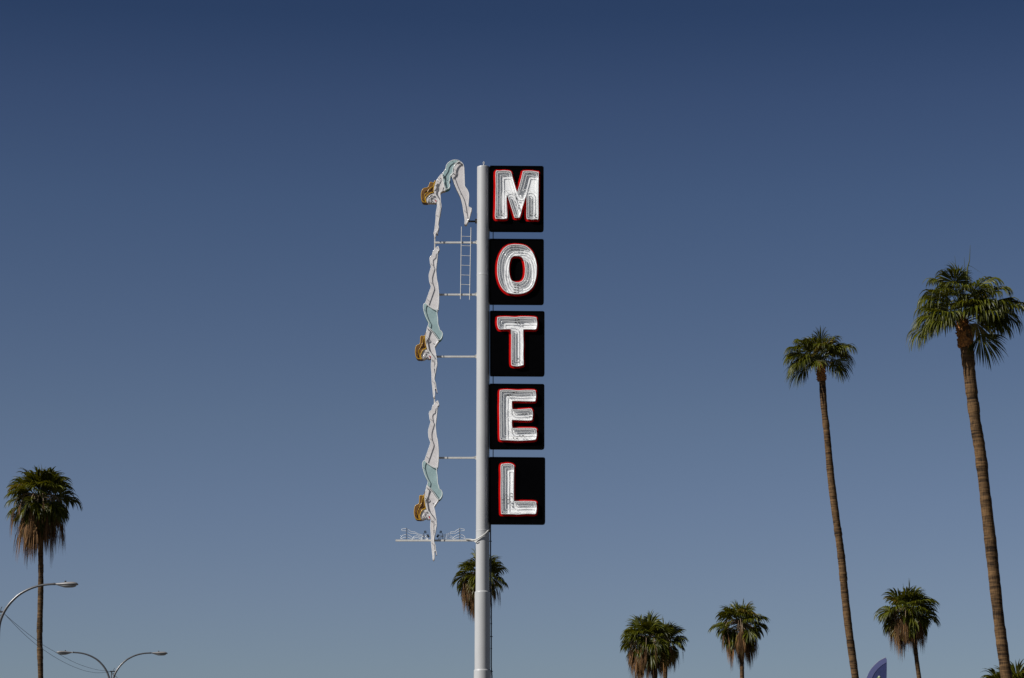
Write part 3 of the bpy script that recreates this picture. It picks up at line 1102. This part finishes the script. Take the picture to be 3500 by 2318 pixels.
# tall palm at the right edge
palm('palm_tree', 'tallest palm, thick leaning ringed trunk at the right edge with green crown', GT, (3284, 1092), 95,
     [(3296, 1120), (3306, 1190), (3316, 1300), (3333, 1440), (3354, 1566), (3379, 1799), (3404, 2032), (3434, 2265), (3442, 2325)],
     [44, 44, 42, 39, 39, 39, 39, 38, 39], 11, 1.85, 14, trunk='trunk', boots=((3284, 1082), (3304, 1192), 43), spears=0, el_lo=22, el_hi=52, nseg=34,
     manual=[
         ((3172, 1112), -0.1, (-0.72, -0.2, -0.5), 1.05, 70, 1.0, 0, (-0.4, -0.5, 0.7)),
         ((3205, 1095), 0.4, (-0.6, 0.1, -0.5), 1.1, 90, 1.0, 0),
         ((3262, 1010), -0.2, (-0.3, -0.4, 0.4), 0.95, 115, 1.1, 0),
         ((3310, 1020), -0.3, (0.3, -0.5, 0.3), 0.95, 115, 1.1, 0),
         ((3380, 1000), 0.1, (0.75, 0.0, 0.4), 0.95, 110, 1.0, 0),
         ((3424, 1060), -0.2, (0.62, -0.25, -0.55), 1.0, 95, 1.0, 0),
         ((3388, 1066), -0.6, (0.35, -0.5, -0.7), 1.0, 95, 1.0, 0, (0.2, -0.8, 0.6)),
         ((3446, 1030), 0.4, (0.9, 0.2, 0.1), 1.0, 110, 1.1, 0),
         ((3212, 1020), -0.2, (-0.85, -0.3, 0.1), 0.95, 105, 1.2, 0),
         ((3236, 1086), -0.7, (-0.75, -0.45, -0.30), 1.10, 95, 1.0, 0),
         ((3225, 1075), -0.2, (-0.98, -0.15, -0.05), 1.30, 60, 1.0, 0),
         ((3205, 1046), 0.3, (-0.95, 0.2, 0.1), 0.95, 100, 1.1, 0),
         ((3228, 1010), -0.6, (-0.65, -0.6, 0.35), 0.95, 110, 1.0, 0),
         ((3235, 972), 0.3, (-0.75, 0.1, 0.45), 0.85, 115, 0.9, 0),
         ((3262, 965), -0.5, (-0.3, -0.5, 0.6), 0.85, 115, 0.7, 0),
         ((3284, 985), -0.9, (-0.05, -0.8, 0.2), 0.85, 115, 1.1, 0),
         ((3278, 955), 0.5, (-0.05, 0.3, 0.9), 0.7, 90, 0.35, 0),
         ((3340, 978), 0.2, (0.7, 0.1, 0.55), 1.0, 95, 0.9, 0),
         ((3330, 995), -0.7, (0.45, -0.7, 0.35), 0.9, 110, 1.0, 0),
         ((3372, 1035), -0.6, (0.7, -0.55, 0.15), 1.1, 115, 1.1, 0),
         ((3362, 1052), -0.9, (0.45, -0.85, -0.1), 1.0, 115, 1.2, 0),
         ((3352, 1020), 0.6, (0.6, 0.6, 0.2), 1.0, 115, 1.0, 0),
         ((3432, 1048), 0.2, (0.95, 0.1, 0.15), 1.05, 110, 1.0, 0),
         ((3400, 1030), 0.8, (0.8, 0.5, 0.3), 1.0, 110, 1.0, 0),
         ((3230, 1040), 0.8, (-0.6, 0.7, 0.1), 1.0, 115, 1.0, 0),
         ((3290, 1030), 1.1, (0.1, 0.9, 0.2), 1.0, 115, 1.0, 0),
         ((3352, 1142), -0.1, (0.38, -0.12, -0.92), 1.15, 68, 0.25, 0, (0.1, -1, 0.1)),
     ])
# its unopened spears, standing clear of the crown
tall = [o for o in C.objects if o.get('label', '').startswith('tallest palm')][0]
for ln, r in (([(3275, 985), (3270, 930), (3263, 874)], 0.022), ([(3301, 970), (3298, 920), (3295.5, 878)], 0.020),
              ([(3303, 985), (3307, 915), (3314, 890), (3316.5, 838)], 0.038), ([(3308, 906), (3322, 912), (3360, 937)], 0.010)):
    b = MB()
    b.tube([P(x, y, 94.9) for x, y in ln], [r * (1 - 0.88 * i / (len(ln) - 1)) for i in range(len(ln))], 5, cap=False)
    b.build('spear_leaf', M['stalk'] if r == 0.010 else M['frond'], tall)
# slimmer one to its left
palm('palm_tree', 'slim tall palm with a thin leaning trunk, left of the tallest one', GT, (2805, 1226), 135,
     [(2804, 1240), (2810, 1290), (2816, 1380), (2825, 1470), (2837, 1604), (2854, 1738), (2879, 1938), (2899, 2139), (2923, 2313), (2926, 2335)],
     [22, 22, 22, 23, 25, 25, 26, 26, 25, 25], 23, 1.75, 18, trunk='trunk', boots=((2804, 1232), (2808, 1303), 26), spears=1, el_lo=30, el_hi=58, nseg=32,
     manual=[
         ((2745, 1190), -0.3, (-0.97, -0.2, 0.15), 1.05, 60, 0.9, 0),
         ((2762, 1180), -0.4, (-0.7, -0.4, 0.5), 0.9, 110, 1.0, 0),
         ((2752, 1225), -0.4, (-0.75, -0.3, -0.45), 1.25, 85, 0.9, 0),
         ((2752, 1240), 0.1, (-0.6, -0.1, -0.75), 1.35, 55, 0.5, 0, (-0.4, -1, 0.4)),
         ((2790, 1180), -0.6, (-0.2, -0.7, 0.5), 0.85, 115, 0.8, 0),
         ((2806, 1170), 0.0, (0.1, -0.2, 0.95), 0.75, 70, 0.3, 0),
         ((2825, 1185), -0.3, (0.45, -0.4, 0.7), 0.95, 105, 0.7, 0),
         ((2862, 1190), -0.3, (0.85, -0.3, 0.25), 1.1, 100, 1.0, 0),
         ((2852, 1205), 0.5, (0.8, 0.4, 0.0), 1.2, 110, 1.0, 0),
         ((2850, 1232), -0.3, (0.60, -0.2, -0.72), 1.15, 75, 0.5, 0, (0.3, -1, 0.3)),
         ((2845, 1225), 0.4, (0.5, 0.4, -0.6), 1.2, 80, 0.7, 0),
         ((2775, 1215), 0.6, (-0.5, 0.6, -0.2), 1.1, 110, 1.0, 0),
         ((2805, 1205), 0.9, (0.0, 0.9, 0.2), 1.0, 115, 1.0, 0),
     ])
palm('palm_tree', 'shaggy palm with a thick dry skirt, behind the street lamp at the left edge', GS, (137, 1702), 135,
     [(140, 1720), (139, 1850), (139, 1960), (138, 2080), (136, 2180), (138, 2300), (139, 2330)], [17, 18, 18, 19, 20, 19, 19], 7, 1.93, 50, 90, 3.4, el_hi=80, spears=0)
palm('palm_tree', 'shaggy palm half hidden behind the white sign pole', GS, (1640, 1966), 190,
     [(1643, 1990), (1643, 2100), (1644, 2200), (1645, 2320)], [13, 13, 13, 14], 31, 2.05, 34, 70, 3.0, dead_az=185, gone=0.1)
palm('palm_tree', 'shaggy palm with a broad dry skirt, front one of the close pair', GS, (2212, 2184), 178,
     [(2222, 2200), (2236, 2290), (2238, 2330)], [18, 20, 20], 42, 1.95, 44, 90, 2.8, dead_az=200)
palm('palm_tree', 'darker shaggy palm close behind the broad-skirted one, showing its trunk', GS, (2270, 2188), 184,
     [(2283, 2190), (2276, 2260), (2274, 2330)], [14, 14, 14], 57, 1.65, 38, 50, 2.2)
palm('palm_tree', 'shaggy palm with a trunk bare below its skirt, left of the slim tall palm', GS, (2532, 2126), 182,
     [(2536, 2135), (2536, 2230), (2537, 2330)], [14, 14, 15], 66, 1.95, 40, 80, 2.6, el_hi=64)
palm('palm_tree', 'shaggy palm on a curved trunk, standing between the two tall trunks', GS, (3105, 2082), 180,
     [(3118, 2075), (3126, 2190), (3132, 2250), (3142, 2318), (3144, 2335)], [14, 15, 15, 15, 15], 83, 2.1, 42, 84, 2.8, dead_az=190)
palm('palm_tree', 'palm whose crown just peeks up behind the tallest trunk in the corner', GS, (3466, 2362), 200,
     [(3470, 2350), (3470, 2400)], [14, 14], 91, 2.75, 44, 30, 2.0)

# ------------------------------------------------------------------ street lamps
YLAMP = 84.0


def make_lamp():
    """double-armed cobra-head lamp, built about its own foot"""
    root = thing('street_lamp', (0, 0, 0), '', 'street lamp', 'double-armed street lamps')
    ht = 10.75
    b = MB()
    b.lathe([(0.20, 0.0), (0.20, 0.06), (0.11, 0.08), (0.075, ht - 2.3), (0.06, ht - 2.22)], 20)
    b.tube([(0, 0.03, ht - 2.3), (0, 0.03, ht - 0.88)], 0.022, 8)
    b.build('pole', M['galv'], root)
    b = MB()
    b.box((0.05, 0.0, ht - 0.875), (0.24, 0.07, 0.05))
    b.tube([(0.10, 0, ht - 0.85), (0.11, 0, ht - 0.76), (0.145, 0, ht - 0.71)], 0.012, 6)
    b.tube([(0.02, 0, ht - 1.02), (0.15, 0, ht - 0.95)], 0.012, 6)
    b.build('wire_bracket', M['cable'], root)
    for sgn in (-1, 1):
        prof = [(0.055, -2.75), (0.06, -2.2), (0.062, -1.7), (0.085, -1.28), (0.165, -1.0), (0.29, -0.76), (0.47, -0.53), (0.72, -0.31), (1.08, -0.125),
                (1.45, -0.03), (1.82, 0.0)]
        pts = smooth([(sgn * x, -0.02 * sgn, ht + z) for x, z in prof], 6, False)
        n = len(pts)
        b = MB()
        b.tube(pts, [0.055 - 0.022 * i / n for i in range(n)], 12)
        b.tube([(sgn * 1.78, -0.02 * sgn, ht), (sgn * 1.83, -0.02 * sgn, ht)], 0.040, 12)
        arm = b.build('arm', M['galv'], root)
        # lamp head: flattened teardrop shell
        xs = [0.0, 0.05, 0.14, 0.26, 0.38, 0.50, 0.60, 0.68, 0.73, 0.745]
        wd = [0.03, 0.045, 0.06, 0.09, 0.125, 0.14, 0.135, 0.11, 0.06, 0.01]
        tp = [0.03, 0.035, 0.042, 0.055, 0.068, 0.074, 0.070, 0.050, 0.018, -0.015]
        bt = [-0.03, -0.035, -0.04, -0.042, -0.042, -0.042, -0.042, -0.042, -0.04, -0.035]
        b = MB()
        vs_, fs, K = [], [], 16
        for x, w, t_, bb in zip(xs, wd, tp, bt):
            for k in range(K):
                a = 2 * math.pi * k / K
                zz = math.sin(a)
                vs_.append((sgn * (1.84 + x), -0.02 * sgn + math.cos(a) * w, ht - 0.005 + (zz * t_ if zz > 0 else -zz * bb)))
        for i in range(len(xs) - 1):
            for k in range(K):
                k2 = (k + 1) % K
                fs.append((i * K + k, i * K + k2, (i + 1) * K + k2, (i + 1) * K + k))
        fs.append(tuple(range(K)))
        fs.append(tuple(range((len(xs) - 1) * K, len(xs) * K))[::-1])
        b.add(vs_, fs, 0, True)
        hd = b.build('lamp_head', M['head'], root)
        b = MB()
        vs_, fs = [], []
        lx = [0.07, 0.18, 0.28, 0.33, 0.45, 0.58, 0.66, 0.69]
        lw = [0.03, 0.06, 0.085, 0.11, 0.125, 0.115, 0.085, 0.03]
        lz = [-0.042, -0.075, -0.105, -0.115, -0.118, -0.112, -0.085, -0.042]
        for x, w, z in zip(lx, lw, lz):
            for k in range(9):
                a = math.pi * k / 8
                vs_.append((sgn * (1.84 + x), -0.02 * sgn + math.cos(a) * w, ht - 0.042 + (z + 0.038) * math.sin(a)))
        for i in range(len(lx) - 1):
            for k in range(8):
                fs.append((i * 9 + k, i * 9 + k + 1, (i + 1) * 9 + k + 1, (i + 1) * 9 + k))
        b.add(vs_, fs, 0, True)
        b.build('lens', M['lens'], hd)
        b = MB()
        b.tube([(sgn * 2.17, -0.02 * sgn, ht + 0.05), (sgn * 2.17, -0.02 * sgn, ht + 0.10)], 0.03, 10)
        b.build('light_sensor', M['steel'], hd)
    return root


L1 = make_lamp()
L1['label'] = 'large nearer street lamp, its curved arm crossing the shaggy palm trunk'
q = P(-5, 1998, YLAMP)
L1.location = (q.x, YLAMP, q.z - 10.75)
L1.rotation_euler = (0, 0, R(-4))
zoff1 = L1.location.z
L2 = copy_tree(L1)
Y2 = 124.0
q = P(383, 2231, Y2)
L2.location = (q.x, Y2, q.z - 10.75)
L2.rotation_euler = (0, 0, R(6))
L2['label'] = 'smaller street lamp with both curved arms in view, low at the left'

# ------------------------------------------------------------------ wires
def wire(pts, ya, yb, label, r=0.007):
    w = []
    for i, (x, y) in enumerate(smooth(pts, 6, False)):
        t = (x - pts[0][0]) / (pts[-1][0] - pts[0][0])
        w.append(P(x, y, ya + (yb - ya) * t))
    b = MB()
    b.tube(w, r, 5)
    o = b.build('overhead_wire', M['cable'])
    tag(o, label, 'wire', 'overhead wires strung from lamp to lamp')


wire([(12, 2096), (45, 2125), (85, 2158), (125, 2189), (146, 2204), (205, 2238), (250, 2262), (290, 2278), (330, 2289), (376, 2295.5)],
     84, 124, 'upper thin wire sagging between the two street lamps')
wire([(14, 2097), (45, 2130), (85, 2170), (127, 2206), (147, 2220), (190, 2248), (235, 2272), (280, 2290), (310, 2297), (335, 2300), (376, 2297)],
     84, 124, 'lower thin wire sagging deeper between the two street lamps')
for k, (lbl, d) in enumerate((('upper of the short wires leading down right from the smaller lamp', 0), ('lower of the short wires leading down right from the smaller lamp', 3))):
    wire([(383, 2298 + d), (393, 2308 + d), (404, 2319 + d), (440, 2352 + d), (520, 2400 + d)], 124, 170, lbl)

# ------------------------------------------------------------------ feather banner
YN = 24.0
q = P(3025, 2600, YN)
fb = thing('feather_banner', (q.x, YN, 0), 'blue feather banner with a lilac edge, rising at the bottom right', 'banner')
fp = lambda x, y: (P(x, y, YN).x, P(x, y, YN).z)
outer = [(3027, 2248), (3008, 2257), (2990, 2272), (2975, 2290), (2965, 2310), (2952, 2345), (2940, 2400), (2934, 2500), (2932, 2650), (2932, 3000)]
innr = [(3031, 2264), (3012, 2276), (2996, 2292), (2984, 2310), (2972, 2345), (2962, 2400), (2956, 2500), (2954, 2650), (2954, 3000)]
right = [(3031, 2253), (3031.5, 2300), (3030, 2345), (3029, 2500), (3029, 3000)]
outer = smooth(outer, 4, False)
innr = smooth(innr, 4, False)
def ripple(b, loop, y0, amp=0.01):
    b.prism([loop], y0, y0 + 0.006)
b = MB()
ripple(b, [fp(*p) for p in innr + [(3029, 3000), (3029, 2500), (3030, 2345), (3031, 2290)]], YN)
cl = b.build('banner_cloth', M['banner'], fb)
b = MB()
ripple(b, [fp(*p) for p in outer + innr[::-1] + [(3031, 2254)]], YN - 0.002)
b.build('pole_sleeve', M['banner_edge'], fb)
b = MB()
pw = [P(x + 1.2, y, YN + 0.004) for x, y in outer]
b.tube([Vector((pw[-1].x, pw[-1].y, 0))] + pw[::-1], [0.012] * 20 + [0.004] * (len(pw) - 19), 8)
b.build('flag_pole', M['head'], fb)
b = MB()
for (x, y), r in (((3004, 2314), 3.4),):
    c_ = fp(x, y)
    rr = r / ppm(y, YN)
    b.prism([[(c_[0] + rr * math.cos(a) * (1 + 0.2 * math.cos(5 * a)), c_[1] + rr * 1.1 * math.sin(a) * (1 + 0.2 * math.cos(5 * a)))
              for a in [i * math.pi / 12 for i in range(24)]]], YN - 0.006, YN - 0.003)
b.build('emblem', M['white'], cl)
b = MB()
for (x, y, w, h) in ((3000, 2320, 3.4, 5), (3007, 2321, 2.6, 4), (3004, 2314, 1.3, 1.4)):
    c_ = fp(x, y)
    k = 1 / ppm(y, YN)
    b.prism([[(c_[0] + w * k * math.cos(a), c_[1] + h * k * math.sin(a)) for a in [i * math.pi / 8 for i in range(16)]]], YN - 0.010, YN - 0.007)
b.build('emblem_leaf', M['green_print'], cl)
